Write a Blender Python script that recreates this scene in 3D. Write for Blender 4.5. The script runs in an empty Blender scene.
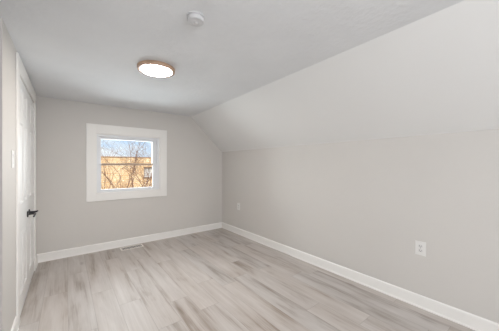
import bpy, bmesh, math, random
from mathutils import Vector, Matrix
S = bpy.context.scene
C = S.collection
R = math.radians

# ------------------------------------------------------------------ camera
CAM_H = 1.25
cd = bpy.data.cameras.new('camera')
cam = bpy.data.objects.new('camera', cd); C.objects.link(cam)
cd.sensor_width = 36.0; cd.lens = 233.77 / 499 * 36.0
cd.clip_start = 0.02; cd.clip_end = 500
cam.location = (0, 0, CAM_H)
_y, _p, _r = R(38.04), R(-0.09), R(0.068)
_f = Vector((math.sin(_y)*math.cos(_p), math.cos(_y)*math.cos(_p), math.sin(_p)))
_r0 = Vector((math.cos(_y), -math.sin(_y), 0)); _u0 = _r0.cross(_f)
_rt = _r0*math.cos(_r) + _u0*math.sin(_r); _up = _rt.cross(_f)
cam.matrix_world = Matrix(((_rt.x, _up.x, -_f.x, 0), (_rt.y, _up.y, -_f.y, 0),
                           (_rt.z, _up.z, -_f.z, CAM_H), (0, 0, 0, 1)))
S.camera = cam

# ------------------------------------------------------------------ world, sun, exposure
S.view_settings.view_transform = 'Standard'
S.view_settings.look = 'None'
S.view_settings.gamma = 1.0
S.view_settings.use_curve_mapping = False
S.view_settings.exposure = 0.12

w = bpy.data.worlds.new('sky'); S.world = w; w.use_nodes = True
nt = w.node_tree; N = nt.nodes; L = nt.links
for n in list(N): N.remove(n)
wo = N.new('ShaderNodeOutputWorld'); bg = N.new('ShaderNodeBackground')
tc = N.new('ShaderNodeTexCoord'); mp = N.new('ShaderNodeMapping'); mp.inputs['Scale'].default_value = (1, 1, 3.5)
nz = N.new('ShaderNodeTexNoise'); nz.inputs['Scale'].default_value = 5.0; nz.inputs['Detail'].default_value = 5
rp = N.new('ShaderNodeValToRGB')
rp.color_ramp.elements[0].position = 0.38; rp.color_ramp.elements[0].color = (0.56, 0.72, 0.93, 1)
rp.color_ramp.elements[1].position = 0.62; rp.color_ramp.elements[1].color = (0.86, 0.90, 0.96, 1)
L.new(tc.outputs['Generated'], mp.inputs['Vector']); L.new(mp.outputs[0], nz.inputs['Vector'])
L.new(nz.outputs['Fac'], rp.inputs['Fac']); L.new(rp.outputs[0], bg.inputs['Color'])
bg.inputs['Strength'].default_value = 1.05
L.new(bg.outputs[0], wo.inputs['Surface'])

sd = bpy.data.lights.new('sun', 'SUN'); sd.energy = 4.7; sd.angle = R(1.0); sd.color = (1, 0.93, 0.82)
sun = bpy.data.objects.new('sun', sd); C.objects.link(sun)
sun.rotation_euler = Vector((0.55, 0.75, -0.62)).to_track_quat('-Z', 'Y').to_euler()

def area(name, loc, direction, sx, sy, power, col):
    d = bpy.data.lights.new(name, 'AREA'); d.shape = 'RECTANGLE'; d.size = sx; d.size_y = sy
    d.energy = power; d.color = col
    o = bpy.data.objects.new(name, d); C.objects.link(o); o.location = loc
    o.rotation_euler = Vector(direction).to_track_quat('-Z', 'Z').to_euler()
    return o
# added fill light from behind the camera; daylight of the front window
area('rear_fill', (0.22, -1.66, 1.28), (0, 1, 0), 0.95, 1.1, 44, (0.93, 0.96, 1.0))
area('daylight_front_window', (0.765, 4.18, 1.30), (0, -1, 0), 0.75, 0.8, 20, (0.85, 0.93, 1.0))

# ------------------------------------------------------------------ materials
def nodes(name):
    m = bpy.data.materials.new(name); m.use_nodes = True
    return m, m.node_tree.nodes, m.node_tree.links, m.node_tree.nodes['Principled BSDF']
def setp(b, col=None, rough=None, metal=None, spec=None):
    if col is not None: b.inputs['Base Color'].default_value = (*col, 1)
    if rough is not None: b.inputs['Roughness'].default_value = rough
    if metal is not None: b.inputs['Metallic'].default_value = metal
    if spec is not None: b.inputs['Specular IOR Level'].default_value = spec
def ramp(N, stops):
    r = N.new('ShaderNodeValToRGB'); e = r.color_ramp.elements
    while len(e) < len(stops): e.new(0.5)
    for k, (p, c) in enumerate(stops): e[k].position = p; e[k].color = (*c, 1)
    return r
def painted(name, col, rough=0.6, var=0.02, scale=1.5, bump=0.0, bscale=60, bdist=0.002, spec=0.3):
    """paint with a faint unevenness and a roller / stipple texture"""
    m, N, L, b = nodes(name); setp(b, col, rough, 0, spec)
    t = N.new('ShaderNodeTexCoord')
    n = N.new('ShaderNodeTexNoise'); n.inputs['Scale'].default_value = scale; n.inputs['Detail'].default_value = 3
    L.new(t.outputs['Object'], n.inputs['Vector'])
    lo = tuple(c*(1-var) for c in col); hi = tuple(min(1, c*(1+var)) for c in col)
    r = ramp(N, [(0.3, lo), (0.7, hi)])
    L.new(n.outputs['Fac'], r.inputs['Fac']); L.new(r.outputs[0], b.inputs['Base Color'])
    if bump:
        n2 = N.new('ShaderNodeTexNoise'); n2.inputs['Scale'].default_value = bscale; n2.inputs['Detail'].default_value = 4
        L.new(t.outputs['Object'], n2.inputs['Vector'])
        n3 = N.new('ShaderNodeTexNoise'); n3.inputs['Scale'].default_value = bscale*0.12; n3.inputs['Detail'].default_value = 2
        L.new(t.outputs['Object'], n3.inputs['Vector'])
        ad = N.new('ShaderNodeMath'); ad.operation = 'MULTIPLY_ADD'; ad.inputs[1].default_value = 3.0
        L.new(n3.outputs['Fac'], ad.inputs[0]); L.new(n2.outputs['Fac'], ad.inputs[2])
        bp = N.new('ShaderNodeBump'); bp.inputs['Strength'].default_value = bump; bp.inputs['Distance'].default_value = bdist
        L.new(ad.outputs[0], bp.inputs['Height']); L.new(bp.outputs[0], b.inputs['Normal'])
    return m

SLOPE = painted('white_slope_paint', (0.80, 0.795, 0.785), 0.85, 0.012, 1.0, 0.3, 26, 0.004)
WALL = painted('greige_wall_paint', (0.650, 0.626, 0.598), 0.7, 0.015, 1.2, 0.25, 70, 0.002)
CEIL = painted('white_ceiling_paint', (0.775, 0.785, 0.800), 0.85, 0.02, 2.5, 0.8, 26, 0.006)
TRIM = painted('white_trim_paint', (0.88, 0.865, 0.84), 0.38, 0.01, 3)
DOOR = painted('white_door_paint', (0.84, 0.835, 0.825), 0.35, 0.01, 3)
VINYL = painted('white_window_vinyl', (0.82, 0.83, 0.85), 0.35, 0.01, 4)
RAILM = painted('taupe_window_rail', (0.46, 0.34, 0.26), 0.45, 0.03, 8)
PLATE = painted('white_plastic', (0.80, 0.79, 0.77), 0.35, 0.005, 8)
DEVICE = painted('pale_plastic', (0.72, 0.71, 0.70), 0.4, 0.005, 8)
SLOT = painted('dark_slot', (0.06, 0.055, 0.05), 0.7, 0.05, 30)
DETECT = painted('detector_plastic', (0.64, 0.64, 0.65), 0.45, 0.005, 8)
BLACK = painted('matt_black_metal', (0.022, 0.022, 0.026), 0.35, 0.1, 20)
BRONZE = painted('brushed_bronze', (0.50, 0.34, 0.24), 0.5, 0.06, 20)
VENTM = painted('cream_vent_enamel', (0.88, 0.84, 0.79), 0.45, 0.01, 9)
BLIND = painted('added_window_blind', (0.78, 0.78, 0.76), 0.8, 0.01, 3)
SCREW = painted('screw_metal', (0.55, 0.54, 0.52), 0.35, 0.02, 60)

def lamp_mat():
    m, N, L, b = nodes('lit_lamp_diffuser'); setp(b, (0.9, 0.88, 0.84), 0.5)
    b.inputs['Emission Color'].default_value = (1.0, 0.93, 0.86, 1); b.inputs['Emission Strength'].default_value = LAMP
    return m
LAMP = 86.0
LAMPM = lamp_mat()

def glass():
    m, N, L, b = nodes('window_glass')
    tr = N.new('ShaderNodeBsdfTransparent'); tr.inputs[0].default_value = (0.97, 0.985, 0.98, 1)
    gl = N.new('ShaderNodeBsdfGlossy'); gl.inputs['Roughness'].default_value = 0.02
    fr = N.new('ShaderNodeFresnel'); fr.inputs['IOR'].default_value = 1.35
    mx = N.new('ShaderNodeMixShader'); out = N['Material Output']
    L.new(fr.outputs[0], mx.inputs[0]); L.new(tr.outputs[0], mx.inputs[1]); L.new(gl.outputs[0], mx.inputs[2])
    L.new(mx.outputs[0], out.inputs['Surface'])
    return m
GLASS = glass()

def floor_mat():
    m, N, L, b = nodes('greige_wood_planks')
    def M(op, a, bb=None, c=None):
        n = N.new('ShaderNodeMath'); n.operation = op
        for k, v in enumerate((a, bb, c)):
            if v is None: continue
            if isinstance(v, (int, float)): n.inputs[k].default_value = v
            else: L.new(v, n.inputs[k])
        return n.outputs[0]
    t = N.new('ShaderNodeTexCoord'); sp = N.new('ShaderNodeSeparateXYZ'); L.new(t.outputs['Object'], sp.inputs[0])
    X = M('DIVIDE', M('ADD', sp.outputs['X'], 10.07), 0.18)
    col = M('FLOOR', X); fx = M('FRACT', X)
    wn = N.new('ShaderNodeTexWhiteNoise'); wn.noise_dimensions = '1D'; L.new(col, wn.inputs['W'])
    Y = M('ADD', M('DIVIDE', M('ADD', sp.outputs['Y'], 10.0), 1.22), wn.outputs['Value'])
    row = M('FLOOR', Y); fy = M('FRACT', Y)
    cb = N.new('ShaderNodeCombineXYZ'); L.new(col, cb.inputs[0]); L.new(row, cb.inputs[1])
    pn = N.new('ShaderNodeTexWhiteNoise'); pn.noise_dimensions = '2D'; L.new(cb.outputs[0], pn.inputs['Vector'])
    # grain: noise stretched along the plank, shifted per plank
    def grain(sx, sy, sc, det, rough=0.6, dist=0.0):
        g = N.new('ShaderNodeCombineXYZ')
        L.new(M('MULTIPLY', sp.outputs['X'], sx), g.inputs[0])
        L.new(M('ADD', M('MULTIPLY', sp.outputs['Y'], sy), M('MULTIPLY', pn.outputs['Value'], 37.0)), g.inputs[1])
        L.new(M('MULTIPLY', pn.outputs['Value'], 19.0), g.inputs[2])
        n = N.new('ShaderNodeTexNoise'); n.inputs['Scale'].default_value = sc; n.inputs['Detail'].default_value = det
        n.inputs['Roughness'].default_value = rough; n.inputs['Distortion'].default_value = dist
        L.new(g.outputs[0], n.inputs['Vector']); return n.outputs['Fac']
    g1 = grain(9, 0.65, 1.3, 6, 0.60, 0.7)      # broad cathedral streaks
    g2 = grain(70, 2.0, 1.6, 4, 0.65)          # fine grain
    g3 = grain(6.5, 1.5, 1.1, 3, 0.5, 0.5)       # blotches, knots
    s = M('ADD', M('MULTIPLY', g1, 0.52), M('MULTIPLY', g2, 0.20))
    s = M('ADD', s, M('MULTIPLY', g3, 0.38))
    s = M('ADD', s, M('MULTIPLY', M('SUBTRACT', pn.outputs['Value'], 0.5), 0.06))
    r = ramp(N, [(0.37, (0.255, 0.208, 0.172)), (0.465, (0.405, 0.356, 0.320)), (0.54, (0.515, 0.474, 0.444)), (0.70, (0.610, 0.574, 0.548))])
    L.new(s, r.inputs['Fac'])
    # warm / cool tint per plank
    hs = N.new('ShaderNodeHueSaturation'); L.new(r.outputs[0], hs.inputs['Color'])
    L.new(M('ADD', M('MULTIPLY', pn.outputs['Value'], 0.4), 0.85), hs.inputs['Saturation'])
    # knots: small elongated dark spots, sparse
    vo = N.new('ShaderNodeTexVoronoi'); vo.inputs['Scale'].default_value = 1.0
    vc = N.new('ShaderNodeCombineXYZ'); L.new(M('MULTIPLY', sp.outputs['X'], 5.0), vc.inputs[0]); L.new(M('MULTIPLY', sp.outputs['Y'], 1.6), vc.inputs[1])
    L.new(vc.outputs[0], vo.inputs['Vector'])
    kn = ramp(N, [(0.03, (1, 1, 1)), (0.13, (0, 0, 0))]); L.new(vo.outputs['Distance'], kn.inputs['Fac'])
    km = N.new('ShaderNodeMix'); km.data_type = 'RGBA'
    L.new(M('MULTIPLY', kn.outputs[0], 0.45), km.inputs['Factor']); L.new(hs.outputs[0], km.inputs['A']); km.inputs['B'].default_value = (0.22, 0.18, 0.16, 1)
    # seams
    ex = M('MINIMUM', fx, M('SUBTRACT', 1.0, fx)); ey = M('MINIMUM', fy, M('SUBTRACT', 1.0, fy))
    sx = M('LESS_THAN', ex, 0.009); sy = M('LESS_THAN', ey, 0.0016)
    seam = M('MAXIMUM', sx, sy)
    mx = N.new('ShaderNodeMix'); mx.data_type = 'RGBA'
    L.new(M('MULTIPLY', seam, 0.30), mx.inputs['Factor']); L.new(km.outputs['Result'], mx.inputs['A']); mx.inputs['B'].default_value = (0.16, 0.13, 0.11, 1)
    L.new(mx.outputs['Result'], b.inputs['Base Color'])
    b.inputs['Roughness'].default_value = 0.5; b.inputs['Specular IOR Level'].default_value = 0.35
    bp = N.new('ShaderNodeBump'); bp.inputs['Strength'].default_value = 0.15; bp.inputs['Distance'].default_value = 0.002
    L.new(g2, bp.inputs['Height']); L.new(bp.outputs[0], b.inputs['Normal'])
    return m
FLOOR = floor_mat()

def brick_mat():
    m, N, L, b = nodes('tan_brick'); setp(b, rough=0.9)
    t = N.new('ShaderNodeTexCoord'); mp = N.new('ShaderNodeMapping'); mp.inputs['Rotation'].default_value = (R(90), 0, 0)
    L.new(t.outputs['Object'], mp.inputs['Vector'])
    k = N.new('ShaderNodeTexBrick'); k.inputs['Scale'].default_value = 1.0
    k.inputs['Brick Width'].default_value = 0.62; k.inputs['Row Height'].default_value = 0.2; k.inputs['Mortar Size'].default_value = 0.02
    k.inputs['Color1'].default_value = (0.90, 0.66, 0.42, 1); k.inputs['Color2'].default_value = (0.78, 0.52, 0.31, 1)
    k.inputs['Mortar'].default_value = (0.85, 0.74, 0.58, 1)
    L.new(mp.outputs[0], k.inputs['Vector'])
    n = N.new('ShaderNodeTexNoise'); n.inputs['Scale'].default_value = 1.1; n.inputs['Detail'].default_value = 4
    L.new(t.outputs['Object'], n.inputs['Vector'])
    r = ramp(N, [(0.35, (0.82, 0.72, 0.62)), (0.65, (1.0, 1.0, 1.0))]); L.new(n.outputs['Fac'], r.inputs['Fac'])
    mx = N.new('ShaderNodeMix'); mx.data_type = 'RGBA'; mx.blend_type = 'MULTIPLY'; mx.inputs['Factor'].default_value = 1
    L.new(k.outputs['Color'], mx.inputs['A']); L.new(r.outputs[0], mx.inputs['B']); L.new(mx.outputs['Result'], b.inputs['Base Color'])
    return m
BRICK = brick_mat()
COPING = painted('parapet_stone', (0.42, 0.30, 0.22), 0.8, 0.1, 4)
SILLM = painted('window_sill_brown', (0.24, 0.17, 0.13), 0.8, 0.05, 4)
SHADE = painted('pale_window_shade', (0.62, 0.60, 0.60), 0.7, 0.12, 9)
BARK = painted('brown_bark', (0.22, 0.12, 0.085), 0.9, 0.3, 9)
GRASS = painted('winter_grass', (0.30, 0.27, 0.14), 0.95, 0.25, 2.2, 0.6, 14, 0.03)
ROOFM = painted('roof_felt', (0.22, 0.20, 0.19), 0.9, 0.1, 3)

# ------------------------------------------------------------------ mesh helpers
def box(bm, x0, y0, z0, x1, y1, z1, bev=0.0, seg=2):
    vs = [bm.verts.new(p) for p in ((x0,y0,z0),(x1,y0,z0),(x1,y1,z0),(x0,y1,z0),(x0,y0,z1),(x1,y0,z1),(x1,y1,z1),(x0,y1,z1))]
    fs = [bm.faces.new([vs[i] for i in f]) for f in ((3,2,1,0),(4,5,6,7),(0,1,5,4),(1,2,6,5),(2,3,7,6),(3,0,4,7))]
    if bev:
        es = list({e for f in fs for e in f.edges})
        bmesh.ops.bevel(bm, geom=es, offset=bev, segments=seg, profile=0.5, affect='EDGES')
def lathe(bm, prof, seg=48, c=(0, 0, 0)):
    """profile (r, z) turned around the vertical axis"""
    rings = []
    for r, z in prof:
        if r < 1e-6: rings.append([bm.verts.new((c[0], c[1], c[2]+z))])
        else: rings.append([bm.verts.new((c[0]+r*math.cos(2*math.pi*k/seg), c[1]+r*math.sin(2*math.pi*k/seg), c[2]+z)) for k in range(seg)])
    for a, b in zip(rings, rings[1:]):
        for k in range(seg):
            l = (k+1) % seg
            if len(a) == 1 and len(b) == 1: continue
            if len(a) == 1: bm.faces.new((a[0], b[k], b[l]))
            elif len(b) == 1: bm.faces.new((a[k], b[0], a[l]))
            else: bm.faces.new((a[k], b[k], b[l], a[l]))
def prism(bm, poly, axis, a0, a1):
    """extrude polygon; axis 'y': poly is (x, z); axis 'x': poly is (y, z)"""
    def P(q, a): return (q[0], a, q[1]) if axis == 'y' else (a, q[0], q[1])
    A = [bm.verts.new(P(q, a0)) for q in poly]; B = [bm.verts.new(P(q, a1)) for q in poly]
    bm.faces.new(A); bm.faces.new(B[::-1]); n = len(poly)
    for k in range(n): bm.faces.new((A[k], A[(k+1) % n], B[(k+1) % n], B[k]))
def tube(bm, pts, rads, seg=8):
    rings = []
    for i, p in enumerate(pts):
        p = Vector(p)
        d = (Vector(pts[min(i+1, len(pts)-1)]) - Vector(pts[max(i-1, 0)])).normalized()
        a = d.cross(Vector((0, 0, 1)) if abs(d.z) < 0.95 else Vector((1, 0, 0))).normalized(); b = d.cross(a)
        rings.append([bm.verts.new(p + rads[i]*(a*math.cos(2*math.pi*k/seg) + b*math.sin(2*math.pi*k/seg))) for k in range(seg)])
    for A, B in zip(rings, rings[1:]):
        for k in range(seg): bm.faces.new((A[k], A[(k+1) % seg], B[(k+1) % seg], B[k]))
    bm.faces.new(rings[0][::-1]); bm.faces.new(rings[-1])
def obj(name, bm, mat, parent=None, loc=(0, 0, 0), smooth=False):
    bmesh.ops.recalc_face_normals(bm, faces=bm.faces[:])
    me = bpy.data.meshes.new(name); bm.to_mesh(me); bm.free(); me.materials.append(mat)
    if smooth:
        for p in me.polygons: p.use_smooth = True
        if hasattr(me, 'set_sharp_from_angle'): me.set_sharp_from_angle(angle=R(35))
    o = bpy.data.objects.new(name, me); C.objects.link(o); o.location = loc
    if parent: o.parent = parent
    return o
def struct(name, bm, mat, parent=None, smooth=False):
    o = obj(name, bm, mat, parent, smooth=smooth)
    if not parent: o['kind'] = 'structure'
    return o
def thing(name, label, cat, loc, rotz=0, group=None):
    o = bpy.data.objects.new(name, None); C.objects.link(o); o.empty_display_size = 0.05
    o.location = loc; o.rotation_euler = (0, 0, rotz); o['label'] = label; o['category'] = cat
    if group: o['group'] = group
    return o
BM = bmesh.new

# ------------------------------------------------------------------ dimensions
XL, XR, YB, YR = -0.303, 2.452, 4.02, -1.70      # left wall, right wall, back (gable) wall, rear wall
YJ, XFL = 2.012, -1.35                            # corner where the left wall steps back, far left wall
ZC, ZK = 2.13, 1.512                              # ceiling, top of the knee wall
def crease(y): return 1.662 + 0.032*y             # x of the ceiling / slope fold
T = 0.16

# ------------------------------------------------------------------ floor, ceiling, slope
bm = BM(); box(bm, XFL-T, YR-T, -0.12, XR+T, YB+T, 0); struct('floor', bm, FLOOR)
# flat ceiling with a finely subdivided, very slightly uneven underside
random.seed(4)
bm = BM()
vs = {}
NX, NY = 14, 24
for i in range(NX+1):
    for j in range(NY+1):
        y = YR + (YB-YR)*j/NY; x = XFL + (crease(y)-XFL)*i/NX
        z = ZC + (0 if i in (0, NX) else 0.003*math.sin(2.1*x+1.3*y)*math.cos(1.7*y-x))
        vs[i, j] = bm.verts.new((x, y, z))
for i in range(NX):
    for j in range(NY): bm.faces.new((vs[i, j], vs[i+1, j], vs[i+1, j+1], vs[i, j+1]))
for q in (((XFL-T, YR-T), (crease(YR)+0.05, YR-T), (crease(YB)+0.05, YB+T), (XFL-T, YB+T)),):
    A = [bm.verts.new((x, y, ZC+0.02)) for x, y in q]; B = [bm.verts.new((x, y, ZC+0.16)) for x, y in q]
    bm.faces.new(A); bm.faces.new(B[::-1])
    for k in range(4): bm.faces.new((A[k], A[(k+1) % 4], B[(k+1) % 4], B[k]))
struct('ceiling', bm, CEIL, smooth=True)
bm = BM()
def slope_pt(t, y, off):
    x0, x1 = crease(y), XR; dx, dz = x1-x0, ZK-ZC; l = math.hypot(dx, dz)
    return (x0+dx*t - dz/l*off, y, ZC+dz*t + dx/l*off)
NT, NS = 10, 28
gl, gh = [[[bm.verts.new(slope_pt(1.12*a/NT, YR-T+(YB-YR+2*T)*b/NS, off)) for b in range(NS+1)] for a in range(NT+1)] for off in (0, 0.14)]
for g in (gl, gh):
    for a in range(NT):
        for b in range(NS): bm.faces.new((g[a][b], g[a+1][b], g[a+1][b+1], g[a][b+1]))
for b in range(NS):
    for a in (0, NT): bm.faces.new((gl[a][b], gl[a][b+1], gh[a][b+1], gh[a][b]))
for a in range(NT):
    for b in (0, NS): bm.faces.new((gl[a][b], gl[a+1][b], gh[a+1][b], gh[a][b]))
struct('ceiling_slope', bm, SLOPE, smooth=True)

# ------------------------------------------------------------------ walls
bm = BM(); box(bm, XR, YR-T, 0, XR+T, YB+T, ZK+0.02); struct('wall_right', bm, WALL)
# gable wall with the window hole
WX0, WX1, WZ0, WZ1 = 0.336, 1.236, 0.838, 1.706
bm = BM()
box(bm, XFL-T, YB, 0, WX0, YB+T, ZC+0.1)
box(bm, WX1, YB, 0, crease(YB), YB+T, ZC+0.02)
prism(bm, [(crease(YB), 0), (XR+T, 0), (XR+T, ZK+0.02-0.16*0.9), (XR, ZK+0.02), (crease(YB), ZC+0.02)], 'y', YB, YB+T)
box(bm, WX0, YB, 0, WX1, YB+T, WZ0); box(bm, WX0, YB, WZ1, WX1, YB+T, ZC+0.02)
struct('wall_back', bm, WALL)
# left wall: an opening to the hall, then on to the gable wall, with the double door opening
DY0, DY1, DZ = 2.578, 3.722, 1.975
bm = BM()
box(bm, XL-0.11, YJ, 0, XL, DY0, ZC+0.02, 0)
box(bm, XL-0.11, DY1, 0, XL, YB, ZC+0.02)
box(bm, XL-0.11, DY0, DZ, XL, DY1, ZC+0.02)
box(bm, XFL-T, YJ, 0, XL-0.11, YJ+0.11, ZC+0.02)            # hall side of the opening
box(bm, XL-0.11, YR, 0, XL, YJ-0.86, ZC+0.02)               # unseen wall before the opening, put here to shade the jamb
struct('wall_left', bm, WALL)
bm = BM(); box(bm, XFL-T, YR-T, 0, XFL, YB+T, ZC+0.02); struct('wall_left_far', bm, WALL)
# rear gable wall (behind the camera) with an unseen window added for the fill light
RX0, RX1, RZ0, RZ1 = -0.18, 0.75, 0.73, 1.83
bm = BM()
box(bm, XFL-T, YR-T, 0, RX0, YR, ZC+0.02); box(bm, RX1, YR-T, 0, crease(YR), YR, ZC+0.02)
box(bm, RX0, YR-T, 0, RX1, YR, RZ0); box(bm, RX0, YR-T, RZ1, RX1, YR, ZC+0.02)
prism(bm, [(crease(YR), 0), (XR+T, 0), (XR+T, ZK+0.02-0.16*0.9), (XR, ZK+0.02), (crease(YR), ZC+0.02)], 'y', YR-T, YR)
struct('wall_rear', bm, WALL)
bm = BM()
for x0, x1, z0, z1 in ((RX0-0.1, RX0, RZ0-0.1, RZ1+0.1), (RX1, RX1+0.1, RZ0-0.1, RZ1+0.1), (RX0, RX1, RZ0-0.1, RZ0), (RX0, RX1, RZ1, RZ1+0.1)):
    box(bm, x0, YR, z0, x1, YR+0.018, z1, 0.003)
struct('trim_3', bm, TRIM)
bm = BM(); box(bm, RX0, YR-0.07, RZ0, RX1, YR-0.05, RZ1)
for k in range(22): box(bm, RX0+0.01, YR-0.05, RZ0+0.01+k*0.05, RX1-0.01, YR-0.046, RZ0+0.055+k*0.05)
struct('added_window', bm, BLIND)

# ------------------------------------------------------------------ baseboards (board + small cap + shoe moulding)
BP = [(0, 0), (0.017, 0), (0.017, 0.010), (0.0125, 0.016), (0.0115, 0.022), (0.0115, 0.096), (0.009, 0.104), (0.004, 0.109), (0, 0.110)]
def base_y(bm, xw, sgn, y0, y1):     # along y on a wall at x = xw, sgn = direction into the room
    prism(bm, [(xw+sgn*d, z) for d, z in BP], 'y', y0, y1)
def base_x(bm, yw, sgn, x0, x1):
    prism(bm, [(yw+sgn*d, z) for d, z in BP], 'x', x0, x1)
bm = BM(); base_y(bm, XR, -1, YR, YB); struct('baseboard_right', bm, TRIM)
bm = BM(); base_x(bm, YB, -1, XL, XR-0.0115); struct('baseboard_back', bm, TRIM)
bm = BM(); base_y(bm, XL, 1, YJ, DY0-0.098); base_y(bm, XL, 1, DY1+0.098, YB-0.0115)
base_y(bm, XL, 1, YR+0.0115, YJ-0.86); base_x(bm, YJ, -1, XFL+0.0115, XL+0.0115); struct('baseboard_left', bm, TRIM)
bm = BM(); base_x(bm, YR, 1, XL, XR-0.0115); base_y(bm, XFL, 1, YR, YJ); struct('baseboard_rear', bm, TRIM)

# ------------------------------------------------------------------ double closet door in the left wall
CW = 0.095; XC = XL + 0.0135
bm = BM()
for y0, y1, z0, z1 in ((DY0-CW, DY0, 0, DZ+0.13), (DY1, DY1+CW, 0, DZ+0.13), (DY0, DY1, DZ, DZ+0.13)):
    box(bm, XL, y0, z0, XC, y1, z1, 0.003)
box(bm, XL-0.11, DY0, 0, XL, DY0+0.010, DZ, 0); box(bm, XL-0.11, DY1-0.010, 0, XL, DY1, DZ, 0)
box(bm, XL-0.11, DY0+0.010, DZ-0.008, XL, DY1-0.010, DZ, 0)
struct('trim_1', bm, TRIM)
def leaf(name, y0, y1):
    """six-panel slab: sunk panels with a sloped moulding and a raised field"""
    xf, z0, z1 = XL+0.004, 0.012, DZ-0.017
    st = 0.075; ym = (y0+y1)/2
    cols = ((y0+st, ym-0.03), (ym+0.03, y1-st)); rows = ((0.17, 0.69), (0.925, 1.60), (1.68, z1-0.075))
    bm = BM()
    box(bm, xf-0.034, y0, z0, xf-0.012, y1, z1)
    # stiles and rails
    ys = [y0, cols[0][0], cols[0][1], cols[1][0], cols[1][1], y1]; zs = [z0, rows[0][0], rows[0][1], rows[1][0], rows[1][1], rows[2][0], rows[2][1], z1]
    for a in range(5):
        for b in range(7):
            if a % 2 == 1 and b % 2 == 1: continue
            box(bm, xf-0.012, ys[a], zs[b], xf, ys[a+1], zs[b+1])
    for c0, c1 in cols:
        for r0, r1 in rows:
            def ring(d, x): return [bm.verts.new(p) for p in ((x, c0+d, r0+d), (x, c1-d, r0+d), (x, c1-d, r1-d), (x, c0+d, r1-d))]
            rs = [ring(0, xf), ring(0.004, xf-0.003), ring(0.012, xf-0.010), ring(0.020, xf-0.010), ring(0.042, xf-0.003), ring(0.046, xf-0.002)]
            for A, B in zip(rs, rs[1:]):
                for k in range(4): bm.faces.new((A[k], A[(k+1) % 4], B[(k+1) % 4], B[k]))
            bm.faces.new(rs[-1])
    return struct(name, bm, DOOR)
ymid = (DY0+DY1)/2
dn = leaf('door_1', DY0+0.013, ymid-0.0015); df = leaf('door_2', ymid+0.0015, DY1-0.013)
def lever(parent, y, z, s):
    """round rosette, neck and a lever arm that points along s*y"""
    xf = XL+0.004
    h = bpy.data.objects.new('door_handle', None); C.objects.link(h); h.location = (xf, y, z); h.parent = parent; h['label'] = 'matt black lever door handle'
    bm = BM(); lathe(bm, [(0, 0), (0.030, 0), (0.030, 0.005), (0.026, 0.009), (0.012, 0.010), (0, 0.010)], 32)
    bmesh.ops.rotate(bm, verts=bm.verts, cent=(0, 0, 0), matrix=Matrix.Rotation(R(90), 3, 'Y'))
    obj('rosette', bm, BLACK, h, smooth=True)
    bm = BM(); tube(bm, [(0.006, 0, 0), (0.030, 0, 0), (0.046, 0, 0), (0.054, s*0.006, 0), (0.058, s*0.016, 0), (0.060, s*0.045, 0.0), (0.059, s*0.080, -0.004), (0.056, s*0.112, -0.010)],
                    [0.0105, 0.0095, 0.0095, 0.0095, 0.0092, 0.0085, 0.0078, 0.007], 12)
    obj('lever', bm, BLACK, h, smooth=True)
lever(dn, ymid-0.057, 0.775, -1); lever(df, ymid+0.057, 0.775, 1)
# inside of the closet (closed box behind the doors)
bm = BM(); box(bm, XL-0.75, DY0-0.1, 0.0, XL-0.72, DY1+0.1, ZC); struct('wall_closet', bm, WALL)

# ------------------------------------------------------------------ gable window
OX0, OX1, OZ0, OZ1 = 0.218, 1.345, 0.728, 1.838
bm = BM()
for x0, x1, z0, z1 in ((OX0, WX0, OZ0, OZ1), (WX1, OX1, OZ0, OZ1), (WX0, WX1, OZ0, WZ0), (WX0, WX1, WZ1, OZ1)):
    box(bm, x0, YB-0.018, z0, x1, YB, z1, 0.002)
for x0, x1, z0, z1 in ((WX0, WX0+0.008, WZ0, WZ1), (WX1-0.008, WX1, WZ0, WZ1), (WX0, WX1, WZ0, WZ0+0.008), (WX0, WX1, WZ1-0.008, WZ1)):
    box(bm, x0, YB, z0, x1, YB+0.13, z1)
struct('trim_2', bm, TRIM)
win = bpy.data.objects.new('window_1', None); C.objects.link(win); win.location = (0.786, YB+0.05, WZ0); win['kind'] = 'structure'
def wbox(bm, x0, y0, z0, x1, y1, z1, b=0.002):
    box(bm, x0-0.786, y0-YB-0.05, z0-WZ0, x1-0.786, y1-YB-0.05, z1-WZ0, b)
GX0, GX1, GZ0, GZ1, RZ = 0.401, 1.130, 0.887, 1.637, 1.259
bm = BM(); F0, F1 = YB+0.022, YB+0.10
a, b_, c, d = WX0+0.008, WX1-0.008, WZ0+0.008, WZ1-0.008; fw = 0.030
wbox(bm, a, F0, c, a+fw, F1, d); wbox(bm, b_-fw, F0, c, b_, F1, d)
wbox(bm, a+fw, F0, c, b_-fw, F1, c+0.022); wbox(bm, a+fw, F0, d-fw, b_-fw, F1, d)
obj('window_frame', bm, VINYL, win)
def sash(x0, x1, z0, z1, gx0, gx1, gz0, gz1, y, rail_z):
    bm = BM()
    wbox(bm, x0, y, z0, gx0, y+0.03, z1, 0.003); wbox(bm, gx1, y, z0, x1, y+0.03, z1, 0.003)
    if rail_z != 'bottom': wbox(bm, gx0, y, z0, gx1, y+0.03, gz0, 0.003)
    if rail_z != 'top': wbox(bm, gx0, y, gz1, gx1, y+0.03, z1, 0.003)
    s = obj('sash', bm, VINYL, win)
    bm = BM(); wbox(bm, gx0, y+0.013, min(gz0, gz1), gx1, y+0.017, max(gz0, gz1), 0); g = obj('pane', bm, GLASS, s)
    return s
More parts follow.
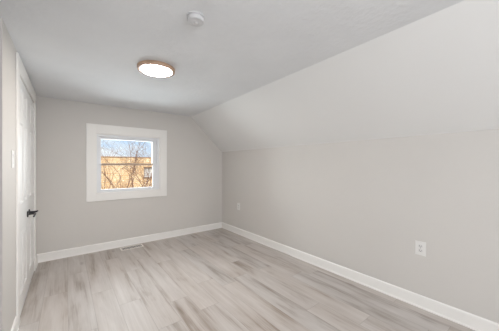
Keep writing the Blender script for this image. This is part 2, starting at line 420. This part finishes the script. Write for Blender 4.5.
# lower sash sits in the inner track, upper sash in the outer track
s1 = sash(a+fw, b_-fw, c+0.022, RZ+0.015, GX0, GX1, GZ0, RZ-0.015, YB+0.032, 'top')
s2 = sash(a+fw, b_-fw, RZ-0.015, d-fw, GX0, GX1, RZ+0.015, GZ1, YB+0.065, 'bottom')
bm = BM(); wbox(bm, GX0, YB+0.034, RZ-0.015, GX1, YB+0.060, RZ+0.015, 0.002)
r_ = obj('meeting_rail', bm, RAILM, s1); r_['label'] = 'thin taupe brown rail across the middle of the window'
bm = BM(); wbox(bm, GX0, YB+0.067, RZ-0.014, GX1, YB+0.093, RZ+0.014, 0.002); obj('meeting_rail', bm, RAILM, s2)
bm = BM(); wbox(bm, 0.735, YB+0.026, RZ+0.010, 0.795, YB+0.05, RZ+0.021, 0.003); obj('sash_lock', bm, RAILM, s1)

# ------------------------------------------------------------------ ceiling lamp(s)
def ceiling_lamp(loc, label):
    t = thing('ceiling_light', label, 'ceiling light', loc)
    bm = BM(); lathe(bm, [(0, 0), (0.155, 0), (0.159, -0.004), (0.159, -0.029), (0.157, -0.032), (0.136, -0.032), (0.135, -0.028), (0.135, -0.012), (0, -0.012)], 72)
    q = obj('rim', bm, BRONZE, t, smooth=True); q['label'] = 'bronze brown rim'
    bm = BM(); lathe(bm, [(0, -0.0365), (0.06, -0.036), (0.120, -0.0345), (0.132, -0.033), (0.1345, -0.030), (0.1345, -0.014), (0, -0.014)], 72)
    q = obj('diffuser', bm, LAMPM, t, smooth=True); q['label'] = 'glowing white diffuser disc'
    return t
ceiling_lamp((0.640, 2.185, ZC), 'round flush ceiling light with bronze rim, lit, in front of the window')

# ------------------------------------------------------------------ smoke detector
t = thing('smoke_detector', 'white round smoke detector on the ceiling, nearer than the light', 'smoke detector', (0.603, 1.290, ZC))
bm = BM(); lathe(bm, [(0, 0), (0.053, 0), (0.054, -0.003), (0.053, -0.008), (0.048, -0.009), (0, -0.009)], 48); obj('mounting_base', bm, DETECT, t, smooth=True)
bm = BM(); lathe(bm, [(0, -0.0085), (0.046, -0.0085), (0.047, -0.013), (0.050, -0.0145), (0.050, -0.026), (0.046, -0.033), (0.034, -0.036), (0.030, -0.0345), (0.026, -0.0345), (0.022, -0.037), (0, -0.038)], 48)
cap = obj('cover', bm, DETECT, t, smooth=True)
bm = BM(); lathe(bm, [(0, -0.037), (0.009, -0.037), (0.009, -0.0395), (0.007, -0.041), (0, -0.041)], 24, (0.004, 0, 0)); obj('test_button', bm, DEVICE, cap, smooth=True)

# ------------------------------------------------------------------ wall plates
def outlet(loc, label, group=None):
    t = thing('wall_outlet', label, 'wall outlet', loc, math.pi, group)
    bm = BM(); box(bm, 0, -0.040, -0.061, 0.0055, 0.040, 0.061, 0.0025); pl = obj('cover_plate', bm, PLATE, t)
    bm = BM(); tube(bm, [(0.0045, 0, 0), (0.0065, 0, 0)], [0.004, 0.0035], 16); obj('screw', bm, SCREW, pl, smooth=True)
    for zc in (-0.0195, 0.0195):
        bm = BM()
        pts = []
        for k in range(24):
            a = 2*math.pi*k/24; pts.append((0.0175*math.cos(a), zc+max(-0.0135, min(0.0135, 0.0175*math.sin(a)))))
        prism(bm, pts, 'x', 0.005, 0.0075); rc = obj('socket', bm, DEVICE, t)
        for y0, y1, z0, z1 in ((-0.0078, -0.0052, -0.003, 0.007), (0.0052, 0.0078, -0.002, 0.006)):
            bm = BM(); box(bm, 0.0070, y0, zc+z0, 0.0079, y1, zc+z1); obj('slot', bm, SLOT, rc)
        bm = BM(); tube(bm, [(0.0070, 0, zc-0.0085), (0.0079, 0, zc-0.0085)], [0.0026, 0.0026], 12); obj('slot', bm, SLOT, rc)
    return t
outlet((XR, 0.690, 0.521), 'white duplex wall outlet on the right wall, the larger one nearer the camera')
outlet((XR, 3.447, 0.502), 'small white wall outlet near the far corner of the right wall')
t = thing('light_switch', 'white wall switch beside the closet door on the left wall', 'light switch', (XL, 2.335, 1.290))
bm = BM(); box(bm, 0, -0.040, -0.061, 0.0055, 0.040, 0.061, 0.0025); obj('cover_plate', bm, PLATE, t)
bm = BM(); A = [(0.0045, -0.0335), (0.0072, -0.0335), (0.0062, 0.0), (0.0095, 0.0335), (0.0045, 0.0335)]
va = [bm.verts.new((x, -0.0165, z)) for x, z in A]; vb = [bm.verts.new((x, 0.0165, z)) for x, z in A]
bm.faces.new(va); bm.faces.new(vb[::-1])
for k in range(5): bm.faces.new((va[k], va[(k+1) % 5], vb[(k+1) % 5], vb[k]))
obj('rocker', bm, DEVICE, t)

# ------------------------------------------------------------------ floor vent
t = thing('floor_vent', 'cream metal floor vent register set in the floor below the window', 'floor vent', (0.780, 3.890, 0.0))
bm = BM(); W, D, b1 = 0.155, 0.070, 0.020
box(bm, -W, -D, 0, W, -D+b1, 0.006, 0.002); box(bm, -W, D-b1, 0, W, D, 0.006, 0.002)
box(bm, -W, -D+b1, 0, -W+b1, D-b1, 0.006, 0.002); box(bm, W-b1, -D+b1, 0, W, D-b1, 0.006, 0.002)
obj('vent_frame', bm, VENTM, t)
bm = BM(); box(bm, -W+b1, -D+b1, 0.0003, W-b1, D-b1, 0.0015); obj('duct_opening', bm, SLOT, t)
bm = BM()
for k in range(14):
    x = -W+b1+0.010+k*(2*(W-b1)-0.020)/13
    box(bm, x-0.0018, -D+b1, 0.0015, x+0.0018, D-b1, 0.0042)
box(bm, -W+b1, -0.003, 0.0015, W-b1, 0.003, 0.0034)
obj('grille', bm, VENTM, t)

# ------------------------------------------------------------------ outside: ground, brick building, bare trees
GZ = -3.2
bm = BM(); box(bm, -60, 4.6, GZ-0.3, 90, 120, GZ); struct('ground', bm, GRASS)
PB = 24.0
t = thing('brick_building', 'tan brick flat-roofed building across the yard, seen through the window', 'building', (5.0, PB, GZ))
def L_(x, z): return x-5.0, z-GZ
bm = BM(); wx0, wx1, wz0, wz1 = 5.87, 6.68, 0.09, 0.96
H = 1.93-GZ
for x0, x1, z0, z1 in ((-9, wx0-5, 0, H), (wx1-5, 14, 0, H), (wx0-5, wx1-5, 0, wz0-GZ), (wx0-5, wx1-5, wz1-GZ, H)):
    box(bm, x0, 0, z0, x1, 0.3, z1)
box(bm, -9, 0.3, 0, 14, 9, H)
obj('brick_wall', bm, BRICK, t)
bm = BM(); box(bm, -9.1, -0.06, H, 14.1, 9.1, H+0.09, 0.01); obj('coping', bm, COPING, t)
bm = BM()
for x0, x1, z0, z1 in ((wx0, wx0+0.05, wz0, wz1), (wx1-0.05, wx1, wz0, wz1), (wx0, wx1, wz0, wz0+0.05), (wx0, wx1, wz1-0.05, wz1), (wx0, wx1, 0.5, 0.54)):
    box(bm, x0-5, 0.10, z0-GZ, x1-5, 0.16, z1-GZ)
wf = obj('building_window', bm, VINYL, t)
bm = BM(); box(bm, wx0-4.96, 0.13, wz0-GZ+0.04, wx1-5.04, 0.15, wz1-GZ-0.04); obj('pane', bm, SHADE, wf)
bm = BM(); box(bm, wx0-5.06, -0.07, wz0-GZ-0.14, wx1-4.94, 0.16, wz0-GZ, 0.01); obj('window_sill', bm, SILLM, t)
bm = BM(); box(bm, wx0-5.06, -0.03, wz1-GZ, wx1-4.94, 0.06, wz1-GZ+0.12, 0.01); obj('lintel', bm, SILLM, t)

def bare_tree(loc, label, seed, stems, height, r0, spread, az0=0):
    rnd = random.Random(seed)
    t = thing('bare_tree', label, 'tree', loc, 0, 'bare trees outside the window')
    tr, tw = BM(), BM()
    def grow(bm, p, d, length, r, depth):
        n = 5; pts, rad = [p.copy()], [r]
        for k in range(n):
            d = (d + Vector((rnd.gauss(0, .20), rnd.gauss(0, .20), rnd.gauss(0.05, .12)))).normalized()
            p = p + d*length/n; pts.append(p.copy()); rad.append(r*(1-0.45*(k+1)/n))
        tube(bm, pts, rad, 7 if depth < 2 else 4)
        if depth >= 4: return
        nk = 4 if depth < 3 else 3
        for k in range(nk):
            i = rnd.choice([1, 2, 3, 4, 5]) if k else 5
            ax = Vector((rnd.uniform(-1, 1), rnd.uniform(-1, 1), rnd.uniform(-.3, .5))).normalized()
            nd = (d + ax*rnd.uniform(.5, .95)).normalized()
            grow(tw if depth >= 1 else tr, pts[i], nd, length*rnd.uniform(.5, .72), rad[i]*0.62, depth+1)
    for k in range(stems):
        a = az0 + 2*math.pi*k/stems + rnd.uniform(-.3, .3)
        grow(tr, Vector((0.15*math.cos(a), 0.15*math.sin(a), -0.05)), Vector((spread*math.cos(a), spread*math.sin(a), 1)).normalized(), height*rnd.uniform(.85, 1.1), r0*rnd.uniform(.7, 1), 0)
    obj('trunk', tr, BARK, t, smooth=True); obj('twigs', tw, BARK, t, smooth=True)
bare_tree((1.55, 11.0, GZ), 'bare many-stemmed tree outside, nearer the left half of the window', 3, 6, 3.3, 0.058, 0.38, 0.3)
bare_tree((4.75, 19.0, GZ), 'bare many-stemmed tree outside, behind the right half of the window', 11, 6, 3.3, 0.070, 0.34, 0.9)
